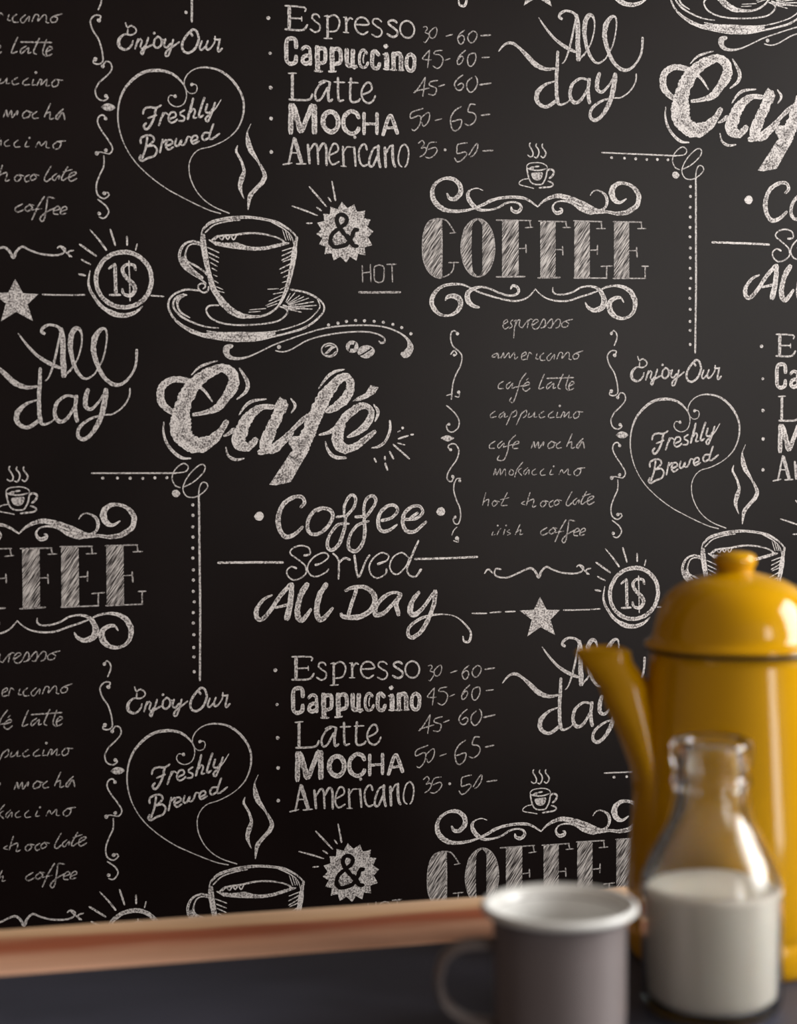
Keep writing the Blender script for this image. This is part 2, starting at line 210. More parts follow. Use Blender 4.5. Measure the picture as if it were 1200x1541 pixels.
# ------------------------------------------------------------------ wallpaper print (flat artwork, tenths of a millimetre)
TA = (0.52, -0.31716); TB = (-0.00028, -0.64043)   # the half-drop repeat of the roll
ART = """
@heart_drawing line
s 1482,3493,10 1437,3501 1415,3465 1429,3425,12 1477,3395,10 1532,3401 1574,3437 1593,3507 1583,3576,13 1549,3630,16 1487,3689,23 1405,3727,28 1295,3734,31 1184,3711,28 1087,3645,25 1004,3553,22 954,3441,18 932,3303,14 943,3166,13 983,3030,10 1049,2908 1144,2794 1267,2687 1404,2593 1542,2521 1694,2448 1806,2402 1910,2374,13
s 1646,3613,10 1681,3614 1697,3580 1680,3538 1638,3525 1597,3549 1576,3596 1573,3645 1599,3701,12 1655,3752,10 1725,3778,14 1809,3782,17 1907,3762,21 2004,3704,25 2087,3610 2136,3514,22 2149,3417,19 2133,3305,16 2082,3198,13 1997,3112,10 1912,3060 1813,3018 1715,2991 1652,2940 1616,2870 1608,2786 1627,2690 1682,2580 1765,2491 1862,2431 1995,2378,13
d 1646,3613,17 1482,3493
@enjoy_our_lettering line
s 1017,4176,15 1034,4133 1070,4151 1116,4123 1114,4090 1077,4064 1038,4071 1039,4114
s 1068,4060,15 1004,4063,19 958,4020,28 949,3969,32 975,3929,28 1029,3924,22 1072,3965,19 1087,4009,15
s 1105,3930,18 1136,4028
s 1116,3980,16 1156,4029 1172,4013,17 1157,3955,16 1176,3936,17 1204,3971
s 1233,4046,18 1201,3946 1175,3879 1159,3894 1184,3931 1273,3979
d 1290,4090,13
s 1324,4059,20 1290,4021 1289,3966 1322,3951 1359,3989 1354,4038 1324,4059
s 1354,4038,13 1384,4028
s 1398,4040,19 1383,3979 1408,3958 1447,3998
s 1473,4038,18 1447,3946 1418,3878 1393,3883 1408,3925 1466,3969 1531,4016
s 1660,4143,23 1606,4088 1561,4010 1566,3937 1618,3915 1680,3959 1717,4046 1699,4123 1660,4143 1640,4112 1659,4080
s 1748,4037,19 1725,3969 1744,3948 1789,3992
s 1807,4042,19 1789,3978 1803,3953 1836,3974
s 1836,3974,15 1871,4031 1877,4087
s 1868,4062,17 1899,4055 1927,4062
s 1924,4059,18 1904,3977 1909,3941 1946,3974
@freshly_brewed_lettering line
s 1172,3312,19 1186,3360 1235,3380 1297,3375 1348,3404
s 1297,3375,22 1275,3274 1232,3190 1197,3165 1177,3195 1202,3226
s 1219,3275,17 1303,3305
s 1322,3207,19 1365,3332
s 1351,3284,18 1383,3330 1411,3317
s 1424,3272,18 1485,3302 1476,3339 1441,3335 1417,3290 1429,3242 1468,3243 1503,3275
s 1573,3365,19 1531,3338 1531,3318 1568,3298 1558,3260 1514,3259
s 1658,3482,22 1600,3276
s 1622,3339,19 1657,3378 1674,3355 1656,3294 1688,3296
s 1766,3493,22 1712,3331 1719,3301 1754,3322
s 1793,3431,21 1776,3361 1810,3346 1849,3392
s 1870,3448,19 1831,3336 1795,3262 1772,3285 1810,3328 1874,3393,13 1928,3478,9
s 1210,3092,20 1195,2995 1159,2884
s 1147,3028,20 1148,3076 1196,3106 1252,3107 1274,3067 1230,3017 1202,3002
s 1202,3002,20 1271,3011 1301,2971 1277,2915 1214,2892 1159,2862 1131,2883 1148,2918
s 1329,2947,19 1358,3076
s 1344,3025,18 1385,3070 1407,3055
s 1393,3013,19 1448,3038 1441,3072 1403,3064 1386,3015 1409,2979 1459,3006
s 1489,3088,19 1476,3025 1506,3019 1538,3075 1532,3031 1565,3032 1602,3108 1635,3095
s 1639,3065,19 1691,3088 1685,3122 1650,3114 1632,3072 1653,3042 1709,3070
s 1812,3150,19 1766,3153 1737,3110 1758,3080 1803,3105
s 1851,3242,19 1807,3112 1835,3096 1909,3150
@steam_drawing speckle
s 2083,3038,10 2070,2981,23 2114,2899 2144,2802,29 2126,2731,49 2104,2661,45 2111,2598,26 2141,2525,8
s 2217,3255,6 2181,3167,16 2187,3083,45 2221,2986,49 2284,2890,23 2342,2780,36 2334,2709,46 2260,2623,39 2202,2551,42 2179,2418,10
@menu_bullet_dots line
d 2397,-2115,19 2413,-2791 2414,-3090 2412,-3417
d 2411,-2457,15
@espresso_lettering line
s 2606,-1989,33 2604,-2214
s 2564,-1987,17 2756,-1997 2761,-2035
s 2611,-2105,15 2728,-2106
s 2728,-2087,13 2729,-2131
s 2561,-2216,20 2733,-2217 2785,-2162
s 2907,-2087,17 2888,-2060 2845,-2058 2832,-2094 2863,-2126 2906,-2158 2905,-2207 2862,-2231 2810,-2203
s 2987,-2063,24 2985,-2285
s 2987,-2084,17 3049,-2056 3098,-2086 3105,-2147 3072,-2207 3004,-2219
s 2948,-2288,13 3031,-2286
s 2954,-2071,13 2987,-2063
s 3173,-2070,24 3172,-2219
s 3146,-2072,13 3173,-2070
s 3179,-2116,19 3210,-2074 3238,-2087
s 3144,-2218,13 3199,-2221
s 3266,-2137,18 3393,-2133 3391,-2096 3347,-2065 3291,-2077 3262,-2135 3284,-2203 3340,-2231 3392,-2201
s 3531,-2098,16 3498,-2071 3454,-2074 3441,-2110 3478,-2143 3528,-2178 3528,-2224 3483,-2249 3431,-2224
s 3688,-2101,22 3655,-2078 3610,-2086 3604,-2116 3648,-2149 3691,-2184 3685,-2224 3640,-2242 3588,-2214
s 3866,-2163,18 3860,-2195 3844,-2222 3820,-2239 3792,-2244 3764,-2237 3740,-2218 3725,-2190 3719,-2158 3725,-2126 3741,-2099 3765,-2082 3793,-2076 3821,-2084 3845,-2103 3861,-2131 3866,-2163
@cappuccino_lettering speckle
s 2669,-2393,40 2664,-2316 2621,-2303 2578,-2328 2572,-2419 2576,-2523 2619,-2553 2662,-2530 2669,-2472
s 2728,-2407,33 2762,-2375 2802,-2392 2810,-2453 2809,-2551
s 2798,-2459,40 2746,-2475 2733,-2521 2766,-2543 2803,-2524
s 2879,-2371,47 2883,-2603
s 2885,-2393,40 2947,-2388 2961,-2447 2952,-2514 2896,-2536
s 2852,-2609,23 2930,-2612
s 3027,-2377,47 3031,-2597
s 3033,-2393,40 3095,-2388 3116,-2442 3106,-2517 3044,-2534
s 2994,-2609,23 3066,-2606
s 3176,-2385,44 3175,-2505 3193,-2543 3231,-2535
s 3238,-2388,44 3237,-2545 3270,-2549
s 3382,-2418,27 3347,-2383 3312,-2413 3303,-2498 3324,-2551 3368,-2547 3390,-2502
s 3354,-2417,14 3341,-2463 3346,-2512
s 3501,-2429,38 3470,-2391 3438,-2408 3431,-2504 3449,-2556 3491,-2552 3509,-2507
s 3576,-2409,48 3581,-2562
s 3545,-2417,20 3576,-2411
s 3547,-2562,20 3612,-2563
d 3573,-2337,24
s 3652,-2398,44 3650,-2565
s 3660,-2417,44 3706,-2401 3723,-2429 3727,-2565
s 3621,-2566,20 3679,-2567
s 3703,-2567,20 3755,-2567
s 3828,-2403,38 3791,-2430 3783,-2518 3805,-2563 3846,-2561 3862,-2509 3860,-2435 3828,-2403
@latte_lettering line
s 2630,-2648,29 2627,-2886
s 2589,-2644,15 2669,-2641
s 2594,-2898,21 2787,-2895 2828,-2838
s 2956,-2714,21 2906,-2740 2856,-2823 2867,-2893 2911,-2883 2980,-2768,22
s 2894,-2723,15 2944,-2700 3005,-2714
s 3003,-2714,26 2985,-2841 2997,-2900 3026,-2880
s 3086,-2665,23 3085,-2834 3097,-2892 3138,-2885
s 3046,-2711,16 3152,-2710
s 3217,-2665,23 3209,-2879 3277,-2894 3306,-2866
s 3189,-2710,16 3288,-2709
s 3334,-2823,19 3416,-2781 3423,-2726 3391,-2700 3347,-2735 3320,-2808 3340,-2876 3390,-2906 3434,-2881 3462,-2829
@mocha_lettering speckle
s 2611,-2946,47 2608,-3229
s 2630,-2953,60 2710,-3205
s 2716,-3205,47 2824,-2944
s 2845,-2949,54 2845,-3217
s 3084,-3106,47 3078,-3144 3061,-3175 3036,-3195 3007,-3201 2977,-3192 2953,-3169 2936,-3136 2931,-3099 2937,-3061 2954,-3030 2979,-3010 3009,-3004 3038,-3013 3063,-3036 3079,-3068 3084,-3106
s 3291,-3055,41 3270,-3011 3214,-2990 3157,-3030,40 3134,-3094 3150,-3169,41 3212,-3212 3274,-3190 3290,-3151
s 3345,-3003,34 3343,-3212
s 3476,-3000,34 3475,-3206
s 3344,-3111,27 3475,-3107
s 3534,-3215,37 3612,-3021 3682,-3195,38
s 3569,-3143,25 3654,-3138
@americano_lettering line
d 3249,-3247,16
s 2583,-3531,20 2638,-3271
s 2644,-3277,37 2713,-3516,38
s 2603,-3418,13 2679,-3420
s 2526,-3536,15 2617,-3518
s 2661,-3525,15 2756,-3522
s 2776,-3331,25 2793,-3518,26
s 2788,-3398,20 2838,-3327 2869,-3350 2879,-3523
s 2881,-3390,24 2927,-3319 2958,-3355 2962,-3530
s 2989,-3433,18 3075,-3386 3074,-3331 3036,-3315 2999,-3382 2989,-3467 3022,-3521 3087,-3491
s 3127,-3340,22 3134,-3533
s 3135,-3392,16 3173,-3344 3207,-3344
s 3106,-3534,14 3161,-3536
s 3242,-3342,22 3255,-3531
s 3220,-3344,14 3242,-3346
s 3370,-3367,20 3354,-3315 3317,-3325 3290,-3385 3295,-3472 3327,-3525 3374,-3513
s 3489,-3328,22 3436,-3356 3397,-3453 3396,-3523 3434,-3516 3479,-3420
s 3489,-3318,27 3485,-3433 3505,-3535
s 3553,-3335,27 3560,-3532
s 3567,-3390,18 3609,-3318 3631,-3317
s 3631,-3310,27 3636,-3466 3658,-3525
s 3757,-3296,16 3715,-3331 3689,-3431 3699,-3500 3726,-3523
s 3755,-3524,16 3777,-3498 3797,-3400 3784,-3325 3751,-3296
@price_lettering faint
s 3958,-2130,11 3987,-2123 3999,-2147 3977,-2181 4022,-2203 4004,-2244 3976,-2283 3960,-2276
s 4054,-2143,12 4021,-2177 4019,-2217 4049,-2237 4081,-2215 4098,-2164 4088,-2127 4054,-2143
s 4191,-2209,14 4258,-2188
s 4385,-2141,13 4338,-2177 4313,-2224 4329,-2273 4355,-2277 4380,-2242 4374,-2202 4346,-2193 4321,-2218
s 4469,-2144,13 4428,-2180 4418,-2228 4448,-2262 4484,-2246 4511,-2199 4506,-2159 4473,-2142
s 4553,-2187,15 4656,-2176
s 4013,-2362,12 3945,-2440 3958,-2451 4037,-2450
s 4021,-2355,12 3998,-2529
s 4152,-2350,12 4076,-2365 4070,-2394 4125,-2398 4158,-2439 4140,-2502 4099,-2533 4053,-2510
s 4179,-2449,12 4232,-2429
s 4392,-2340,13 4336,-2391 4306,-2445 4315,-2487 4345,-2470 4370,-2424 4352,-2399 4313,-2437
s 4485,-2363,13 4434,-2379 4413,-2433 4425,-2489 4454,-2496 4489,-2452 4502,-2405 4492,-2364
s 4564,-2405,12 4641,-2398
s 3975,-2627,13 3879,-2767 3853,-2783
s 3865,-2768,13 4011,-2732
s 3974,-2635,13 3947,-2815
s 4101,-2652,13 4025,-2671 4017,-2703 4083,-2728 4081,-2776 4056,-2800 4006,-2792
s 4112,-2711,14 4173,-2691
s 4362,-2588,14 4302,-2635 4275,-2689 4301,-2736 4342,-2737 4372,-2694 4350,-2669 4309,-2692
s 4459,-2608,14 4408,-2655 4406,-2719 4441,-2758 4483,-2730 4512,-2676 4510,-2620 4490,-2594
s 4537,-2678,17 4656,-2657
s 3948,-2936,13 3829,-2983 3822,-3039 3901,-3010 3927,-3027 3908,-3105 3859,-3160 3829,-3145
s 3921,-3035,12 3997,-2974 4017,-3000 3998,-3070 3953,-3113 3934,-3075
s 4072,-3052,14 4138,-3032
s 4343,-2903,14 4275,-2949 4232,-3026 4241,-3114 4273,-3149 4324,-3118 4349,-3048 4323,-3034 4248,-3056
s 4490,-2878,14 4439,-2877 4414,-2949 4471,-2962 4498,-3007 4470,-3061 4421,-3088 4378,-3073
s 4551,-2983,16 4642,-2969
s 3897,-3284,12 3939,-3255 3957,-3290 3927,-3333 3963,-3322 3982,-3346 3954,-3392 3912,-3419
s 4084,-3267,12 4012,-3277 3990,-3340 4069,-3319 4090,-3352 4052,-3405 4003,-3428 3969,-3417
d 4172,-3340,15
s 4402,-3263,13 4305,-3284 4295,-3347 4300,-3375 4378,-3355 4396,-3380 4345,-3437 4295,-3456 4270,-3417
s 4419,-3385,13 4485,-3285 4512,-3269 4507,-3326 4468,-3385 4435,-3403
s 4565,-3339,16 4672,-3330
@coffee_cup_drawing speckle
s 1732,2214,19 1789,2271,26 1873,2308,29 1986,2330,32 2099,2344,29 2213,2343,26 2340,2329 2468,2300 2568,2246,20 2639,2184,16 2663,2139
s 1757,2187,13 1845,2262 1972,2300 2099,2317
s 2411,2303,13 2511,2252 2581,2197 2617,2141 2626,2096
s 1736,2165,39 1744,2040,52 1763,1914 1790,1789,45 1823,1664,52 1878,1566,58 1962,1462,71 2074,1393,59 2201,1376,33 2315,1386,22 2401,1425,21 2473,1489 2532,1603,33 2576,1731,39 2606,1858,49 2629,1986,53 2645,2085,39 2663,2163,20
s 1732,2214,13 1717,2151 1716,2067 1733,1970
s 1815,2108,19 1871,2150 1942,2162 2041,2169 2154,2188,20 2268,2190,16 2395,2172 2495,2139 2540,2103,20
f 1836,2104,0 1941,2092 2068,2095 2153,2069 2238,2056 2351,2065 2466,2093 2538,2111 2588,2098 2465,2058 2351,2032 2223,2022 2096,2031 1983,2043 1870,2065
s 1794,2118,16 1836,2090 1870,2065
s 1850,2119,14 1886,2151 1920,2120 1949,2156 1977,2125 2005,2160 2033,2122 2062,2165
s 1779,2043,12 1891,1994
s 1785,1992,12 1886,1945
s 1792,1950,12 1882,1902
s 1805,1898,10 1871,1860
s 1818,1843,10 1865,1818
s 1832,1779,9 1869,1762
s 1838,1723,9 1877,1699
s 1858,1664,9 1921,1637
s 1865,1625,9 1935,1606
s 2623,2059,11 2512,2023,10
s 2623,2028,12 2507,1974
s 2615,1988,12 2507,1931
s 2600,1946,11 2518,1916,10
s 2595,1900,12 2482,1841
s 2585,1844,11 2496,1804,10
s 2577,1790,11 2517,1762
s 2562,1730,9 2509,1713
s 2547,1674,9 2487,1642
s 2518,1620,9 2417,1598
s 2503,1588,9 2374,1527
s 2488,1546,9 2342,1485
s 2459,1506,9 2356,1471
s 2364,1646,8 2472,1651
s 2517,2231,8 2552,2126
s 2546,2224,8 2576,2129
s 2574,2204,8 2598,2126
s 2173,1418,8 2287,1428
s 2181,1441,8 2344,1456
s 1709,2084,19 1647,2101 1577,2085 1527,2036,26 1505,1966 1518,1896,32 1573,1828 1643,1780,26 1712,1732,19 1760,1691,13
s 1719,2057,13 1653,2077,15 1597,2058,13 1569,2009 1561,1953,19 1581,1904 1658,1864 1741,1809 1792,1751,16
s 1533,1938,39 1574,1869,58 1643,1801,45 1726,1746,26
s 1784,1663,16 1774,1621 1738,1604 1697,1624 1680,1662,15 1704,1690,16 1742,1690 1753,1663 1729,1641
s 1689,1623,16 1585,1632,19 1515,1618 1445,1582 1402,1533 1388,1477 1408,1407 1455,1338,22 1538,1269,32 1649,1214,42 1775,1180,39 1915,1153,29 2071,1140,26 2255,1148,23 2427,1185,20 2571,1221 2715,1265,22 2831,1337,20 2904,1409,17 2927,1466 2905,1522 2834,1578,20 2733,1620,18 2590,1646,20
s 1570,1579,17 1500,1573,19 1451,1533 1436,1477 1463,1422 1512,1373 1581,1332,17 1664,1298 1762,1271,13 1877,1261,10
s 1762,1232,12 1902,1216 2072,1220 2256,1219 2428,1234 2600,1278 2745,1336 2832,1408 2883,1479 2862,1550
s 1761,1201,32 1930,1184,58 2085,1178,72 2256,1183,59 2427,1213,33
s 1542,1583,32 1486,1534 1478,1478,19 1512,1408 1598,1358,10
s 1880,1482,16 1793,1478 1757,1439 1778,1383 1819,1346 1903,1311 2030,1293 2172,1294 2314,1305 2457,1333 2529,1381 2559,1426 2530,1461 2485,1475
s 2542,1521,9 2586,1606
s 2552,1515,9 2635,1615
s 2560,1507,9 2682,1588
s 2564,1500,9 2723,1577
s 2568,1493,9 2771,1563
s 2571,1483,11 2819,1528
s 2573,1472,11 2850,1493
s 2570,1459,11 2806,1456
s 2559,1450,11 2695,1425
s 2516,1489,20 2573,1466,26 2660,1460,20 2732,1471,7
@ampersand_burst_drawing speckle
F 3115,2519,0 3171,2458 3240,2497 3268,2424 3350,2437 3337,2362 3405,2348 3372,2277 3434,2233 3377,2172 3418,2096 3341,2074 3348,1995 3274,2009 3257,1939 3193,1978 3151,1921 3097,1977 3028,1938 3007,2010 2934,1999 2947,2074 2882,2093 2915,2156 2856,2197 2907,2245 2865,2306 2937,2327 2927,2395 2993,2393 3000,2466 3071,2445
k 3270,2085,40 3227,2092 3170,2162 3087,2269 3062,2334 3083,2384 3127,2391 3164,2359 3156,2313 3104,2268 3025,2208 2996,2137 3024,2080 3091,2075 3169,2107 3215,2185 3240,2242 3277,2246
k 3170,2195,27 3231,2108
k 3208,2097,27 3276,2085
s 2788,2660,12 2873,2564,20 2959,2468,12
s 3017,2720,13 3032,2639,17 3051,2531,20
s 2978,2558,15 3006,2519
s 2615,2465,12 2739,2425,16 2869,2378,12
s 2861,2457,17 2907,2427
s 2757,2299,16 2813,2302
@hot_lettering faint
s 3315,1893,13 3318,1729
s 3398,1905,13 3402,1730
s 3315,1819,13 3400,1830
s 3488,1902,13 3442,1882 3436,1827 3441,1750 3480,1728 3526,1745 3536,1817 3533,1883 3488,1902
s 3567,1908,15 3663,1913
s 3618,1909,13 3623,1734
s 3279,1626,23 3491,1629 3703,1635
@swirl_with_coffee_beans_drawing line
s 2009,1090,33 1957,1067,59 1953,1015 1996,972,36 2074,964,26 2162,982,17 2267,1026,13 2408,1096 2550,1149 2728,1211 2906,1262,15 3085,1290,16 3265,1300 3409,1299 3535,1285,15 3644,1250,16 3734,1201,20 3788,1140,37 3797,1069,74 3751,1015,81 3711,1021,40
s 2434,1044,13 2513,1032 2602,1062 2745,1142 2905,1192,15 3120,1227,16 3318,1237 3444,1220,15 3525,1182,16 3537,1138,20 3498,1125 3476,1146,13
d 2470,1079,20
d 2969,1301,16 3064,1319 3150,1338 3243,1347 3333,1345 3431,1340 3525,1332 3623,1312 3713,1281 3807,1220
s 3056,1052,13 3049,1027 3032,1005 3005,991 2975,985 2944,990 2918,1005 2901,1026 2895,1052 2901,1077 2919,1099 2945,1113 2976,1119 3007,1114 3033,1099 3050,1078 3056,1052
s 2925,1011,13 2966,1041,27 2993,1070 3038,1087,13
s 2931,1082,13 2976,1099 3020,1087
s 2939,999,13 2993,999 3038,1038
s 3248,1087,40 3245,1071 3235,1057 3221,1048 3204,1044 3188,1048 3174,1057 3165,1070 3162,1086 3165,1103 3175,1116 3189,1126 3205,1129 3222,1126 3236,1117 3245,1103 3248,1087
k 3172,1039,12 3191,1083 3227,1101 3236,1131
f 3257,1039,0 3299,1092 3371,1102 3428,1067 3424,1014 3360,973 3289,990
k 3285,1001,13 3343,1031 3403,1072
@cafe_lettering speckle
s 1615,415,32 1734,437,45 1860,488,78 1952,596,91 2022,732,111 1984,835,98 1887,868,84 1750,806,110 1647,726,123 1566,619,149 1514,494,155 1495,359,187 1518,211 1645,114,156 1776,155,117 1879,249,72 1946,351,52
s 1806,543,16 1736,641,26 1658,704,39 1545,752,58 1433,756,64 1342,715,71 1301,630 1315,534 1373,470,64 1445,427,58
s 1605,802,10 1683,877,22 1774,918 1862,942,10
s 2073,871,13 2126,789,33 2154,721,42 2136,641,33 2047,565,13
s 1332,346,13 1327,246,19 1357,144,26 1423,53,30 1502,-4 1589,-10,13
s 2405,492,53 2295,487,59 2191,424,98 2103,293,124 2067,145,131 2152,99,85 2234,173,59
s 1915,207,20 1959,226,33 2017,265,52
s 2498,544,105 2456,424 2391,286,112 2331,149,131 2336,86,112 2417,74,72 2511,148,49 2593,239,43
F 2475,590,0 2559,515 2525,423 2410,492
s 2068,411,13 2123,493,26 2204,548,30 2340,568,13
s 1932,97,13 1956,15,22 2025,-26,30 2113,-15,13
s 2260,42,53 2339,61 2433,126,46 2566,236,40 2674,341,46 2761,400,53
s 2581,573,13 2625,505,30 2586,430,13
s 2529,-151,132 2630,-7,139 2705,124 2773,268 2828,400 2896,538 2978,669,113 3066,758,87 3140,786,80 3187,722 3162,617,93 3077,520 2976,461,67 2935,441,33
F 2359,-276,0 2578,46 2751,44 2669,-87 2574,-250 2554,-256 2415,-284
f 2555,144,0 2593,194 2659,203 2699,236 2685,124 2624,45 2576,96
s 2862,672,13 2946,779,29 3027,838 3124,861,13
s 2863,212,17 2953,234,40 3041,280,60 3130,385,80 3239,475,74 3333,501,60 3395,444 3367,345,74 3277,252,67 3182,204,40 3148,189,20
s 3089,319,93 3051,227,113 3053,132,120 3120,75,100 3221,90,74 3330,166,60 3429,245,40
F 3203,545,0 3253,583 3335,623 3387,705 3471,683 3429,620 3361,581 3280,549
s 3419,513,13 3462,437,34 3431,342,13
s 2923,146,13 2952,56,29 3018,-8,36 3132,-18,24
s 3583,353,20 3582,251,27 3534,145 3465,92 3394,79,13
s 3615,111,18 3781,-33
s 3578,40,20 3617,-32
s 3526,-8,20 3529,-44
s 3532,-75,22 3552,-144
s 3421,-25,20 3437,-63
s 3668,168,18 3769,199
s 3798,208,20 3824,211
s 3661,126,13 3734,107,14
s 3664,237,13 3688,250
d 3713,277,14
@coffee_served_lettering speckle
s 2669,-505,30 2709,-455,36 2679,-403,37 2602,-402 2498,-469,46 2445,-587,49 2452,-706 2511,-792,46 2597,-777,40 2688,-697,27
s 2894,-517,36 2807,-542 2746,-626 2736,-720 2779,-772 2856,-764 2944,-698 2992,-596 2963,-536 2876,-514 2838,-546
s 3110,-615,20 3111,-495,27 3173,-393,29 3225,-420,31 3207,-514,29 3127,-607 3109,-718,33 3055,-871,36 2976,-938 2933,-886 2960,-784,29 3048,-682 3156,-676,20
s 3028,-608,24 3096,-598
s 3311,-618,30 3312,-498,27 3348,-421,30 3409,-405,31 3430,-465 3364,-568,30 3311,-635 3318,-739,34 3291,-876,36 3220,-952 3151,-916 3160,-805,29 3240,-694,30 3358,-653,24
s 3220,-608,30 3314,-605
s 3486,-651,30 3592,-623 3655,-555 3629,-503,31 3558,-502 3478,-569,36 3451,-672,38 3485,-750,36 3556,-752,34 3648,-693,20
s 3725,-642,30 3840,-636 3912,-576 3886,-515 3806,-514,34 3725,-582,38 3707,-677 3741,-755 3830,-765,34 3950,-669,26
s 3783,-630,27 3862,-576
d 2254,-587,46
d 4099,-571,45
s 2699,-983,25 2759,-968,15 2743,-907 2665,-884 2579,-913 2561,-963 2629,-1016 2706,-1086 2709,-1171 2610,-1225 2541,-1193 2523,-1133 2568,-1091 2620,-1110,23
s 2810,-1080,24 2871,-1064,15 2944,-1006 2906,-960 2820,-986 2750,-1053 2730,-1121 2766,-1183 2835,-1193 2922,-1151 2943,-1122
s 2990,-969,19 3045,-1042 3043,-1226
s 3053,-1063,20 3106,-1018 3162,-1036,24
s 3207,-991,23 3235,-1184,22 3258,-1202,23 3324,-1049,17 3363,-994,22
s 3447,-1086,30 3535,-1053,15 3557,-1002 3483,-973 3395,-1033 3357,-1118 3384,-1198 3446,-1226 3525,-1186 3535,-1136,23
s 3868,-858,20 3783,-1042,22 3747,-1145,18 3773,-1206 3835,-1220 3893,-1148,26
s 3778,-1041,15 3695,-977 3606,-1020 3568,-1106 3596,-1176 3658,-1189 3738,-1110 3769,-1038
s 1842,-1037,22 2150,-1039 2488,-1047
s 3828,-1044,20 4212,-1042,21 4484,-1036
@all_day_served_lettering speckle
s 2373,-1368,20 2290,-1409,29 2219,-1506,42 2218,-1585,44 2267,-1606,42 2348,-1529,40 2459,-1374,42 2560,-1268,46
s 2570,-1262,49 2558,-1436,56 2516,-1610,62
s 2404,-1495,26 2538,-1466,27
s 2730,-1266,49 2659,-1380,56 2627,-1518 2636,-1607 2686,-1619,49 2762,-1518,27
s 2921,-1271,49 2849,-1385,56 2818,-1523 2837,-1613 2887,-1615,49 2983,-1514,27
s 3108,-1346,27 3194,-1314,38 3316,-1317,43 3407,-1400,50 3396,-1510 3313,-1588 3211,-1615 3090,-1603,43 3066,-1570,27
s 3224,-1335,36 3182,-1454 3141,-1587
s 3684,-1397,34 3602,-1375,30 3499,-1422,38 3427,-1511,46 3416,-1591,50 3497,-1583,43 3601,-1486,37 3674,-1407,34
s 3678,-1403,45 3632,-1486 3655,-1604
s 3870,-1378,34 3797,-1471,50 3775,-1571,57 3827,-1603,50 3910,-1535,37 4015,-1396,34
s 4036,-1370,44 4024,-1497 3971,-1637 3887,-1776 3804,-1834 3753,-1812,37 3764,-1732,30 3868,-1654 3992,-1618,23 4138,-1612,12 4263,-1646 4367,-1741,19 4408,-1813,23 4387,-1894,26 4334,-1892,21 4324,-1841,14
@coffee_heading_lettering hatch
f 4132,2370,0 4066,2371 3997,2337 3951,2244 3934,2100 3944,1956 3993,1846 4062,1792 4127,1784 4133,1937 4135,2104 4134,2237
f 4516,2380,0 4435,2360 4365,2275 4329,2096 4356,1930 4419,1831 4512,1799 4466,1843 4448,1909 4444,2110 4452,2299 4469,2344
f 4516,2380,0 4597,2358 4660,2259 4688,2103 4666,1958 4605,1839 4512,1799 4547,1844 4555,1911 4555,2112 4557,2301 4539,2345
F 4766,2367,0 4941,2371 4938,1805 4762,1803
F 5170,2369,0 5334,2372 5331,1802 5168,1800
F 5536,2382,0 5702,2386 5699,1809 5531,1805
F 5964,2384,0 6130,2388 6128,1814 5961,1811
@coffee_heading_outlines faint
s 4133,2372,14 4135,2104 4129,1782
s 4124,2373,14 4181,2360 4227,2305 4269,2237
s 4218,2232,12 4281,2240
s 4127,1785,13 4200,1814 4246,1862 4261,1936
s 4204,1937,14 4307,1941
s 4129,2372,14 4066,2371 3997,2337 3951,2244,13 3934,2100 3944,1956,14 3993,1846 4062,1792 4129,1782
p 4705,2374,14 5073,2377
p 5059,2377,14 5067,2317
p 5009,2304,12 5096,2311
p 4943,2091,12 5014,2096
p 5016,2134,15 5019,2051
p 4701,1802,16 5005,1809,17
s 4688,2094,12 4674,1982 4635,1886 4576,1822 4508,1799 4440,1820 4383,1882 4346,1976 4333,2088 4348,2199 4387,2295 4444,2359 4512,2383 4580,2362 4638,2300 4675,2206 4688,2094
p 5153,2374,14 5449,2374
p 5441,2375,14 5455,2318
p 5410,2314,12 5495,2317,13
p 5335,2088,12 5409,2090,13
p 5407,2122,15 5410,2035
p 5142,1798,17 5380,1806
p 5526,2385,14 5833,2383
p 5826,2383,14 5831,2316
p 5773,2311,13 5870,2314
p 5702,2089,13 5777,2092
p 5783,2143,14 5781,2046
p 5526,1802,14 5885,1807
p 5881,1807,14 5883,1924
p 5821,1925,14 5942,1933
p 5954,2386,14 6266,2388
p 6257,2385,14 6269,2326
p 6220,2321,13 6312,2323
p 6129,2093,13 6212,2095
p 6210,2127,16 6214,2027
p 5951,1805,14 6310,1810
p 6301,1810,14 6302,1934
p 6264,1934,14 6339,1936
@scroll_ornament_drawing speckle
s 4192,2628,20 4217,2582,37 4275,2578,43 4327,2629,50 4333,2696 4288,2756,43 4219,2781,37 4138,2768,27 4063,2711,34 4040,2633,43 4062,2545,50 4136,2480 4228,2455,37 4343,2458,30 4447,2479,23 4563,2524,30 4657,2571 4773,2602 4890,2610 4996,2602,26 5078,2565,22 5146,2518,14
s 4567,2669,10 4507,2689 4437,2671,15 4408,2631,34 4419,2576,44 4465,2511,45 4540,2473,30 4633,2476,20 4726,2500,21 4808,2547 4890,2560,18 4954,2539,23 4966,2495,32 4924,2460,37 4872,2476,30 4864,2509,21
s 5144,2517,11 5201,2572,23 5280,2617,37 5370,2635,44 5471,2616,51 5584,2576,58 5686,2525,66 5776,2490,52 5890,2485,31 6004,2471,38 6119,2492,49 6211,2559,52 6235,2646 6200,2721,45 6120,2773,32 6029,2781,38 5960,2736,59 5942,2671,66 5971,2607,52 6028,2582,31 6100,2623,14
s 5707,2647,10 5743,2693,14 5800,2700,15 5868,2658,31 5891,2594,32 5868,2529,24 5799,2490,31 5708,2483,56 5617,2502,42 5527,2553,22 5448,2583,21 5358,2576,15 5313,2543,18 5307,2500,24 5346,2458,39 5397,2475,37 5403,2502,21 5378,2510,14
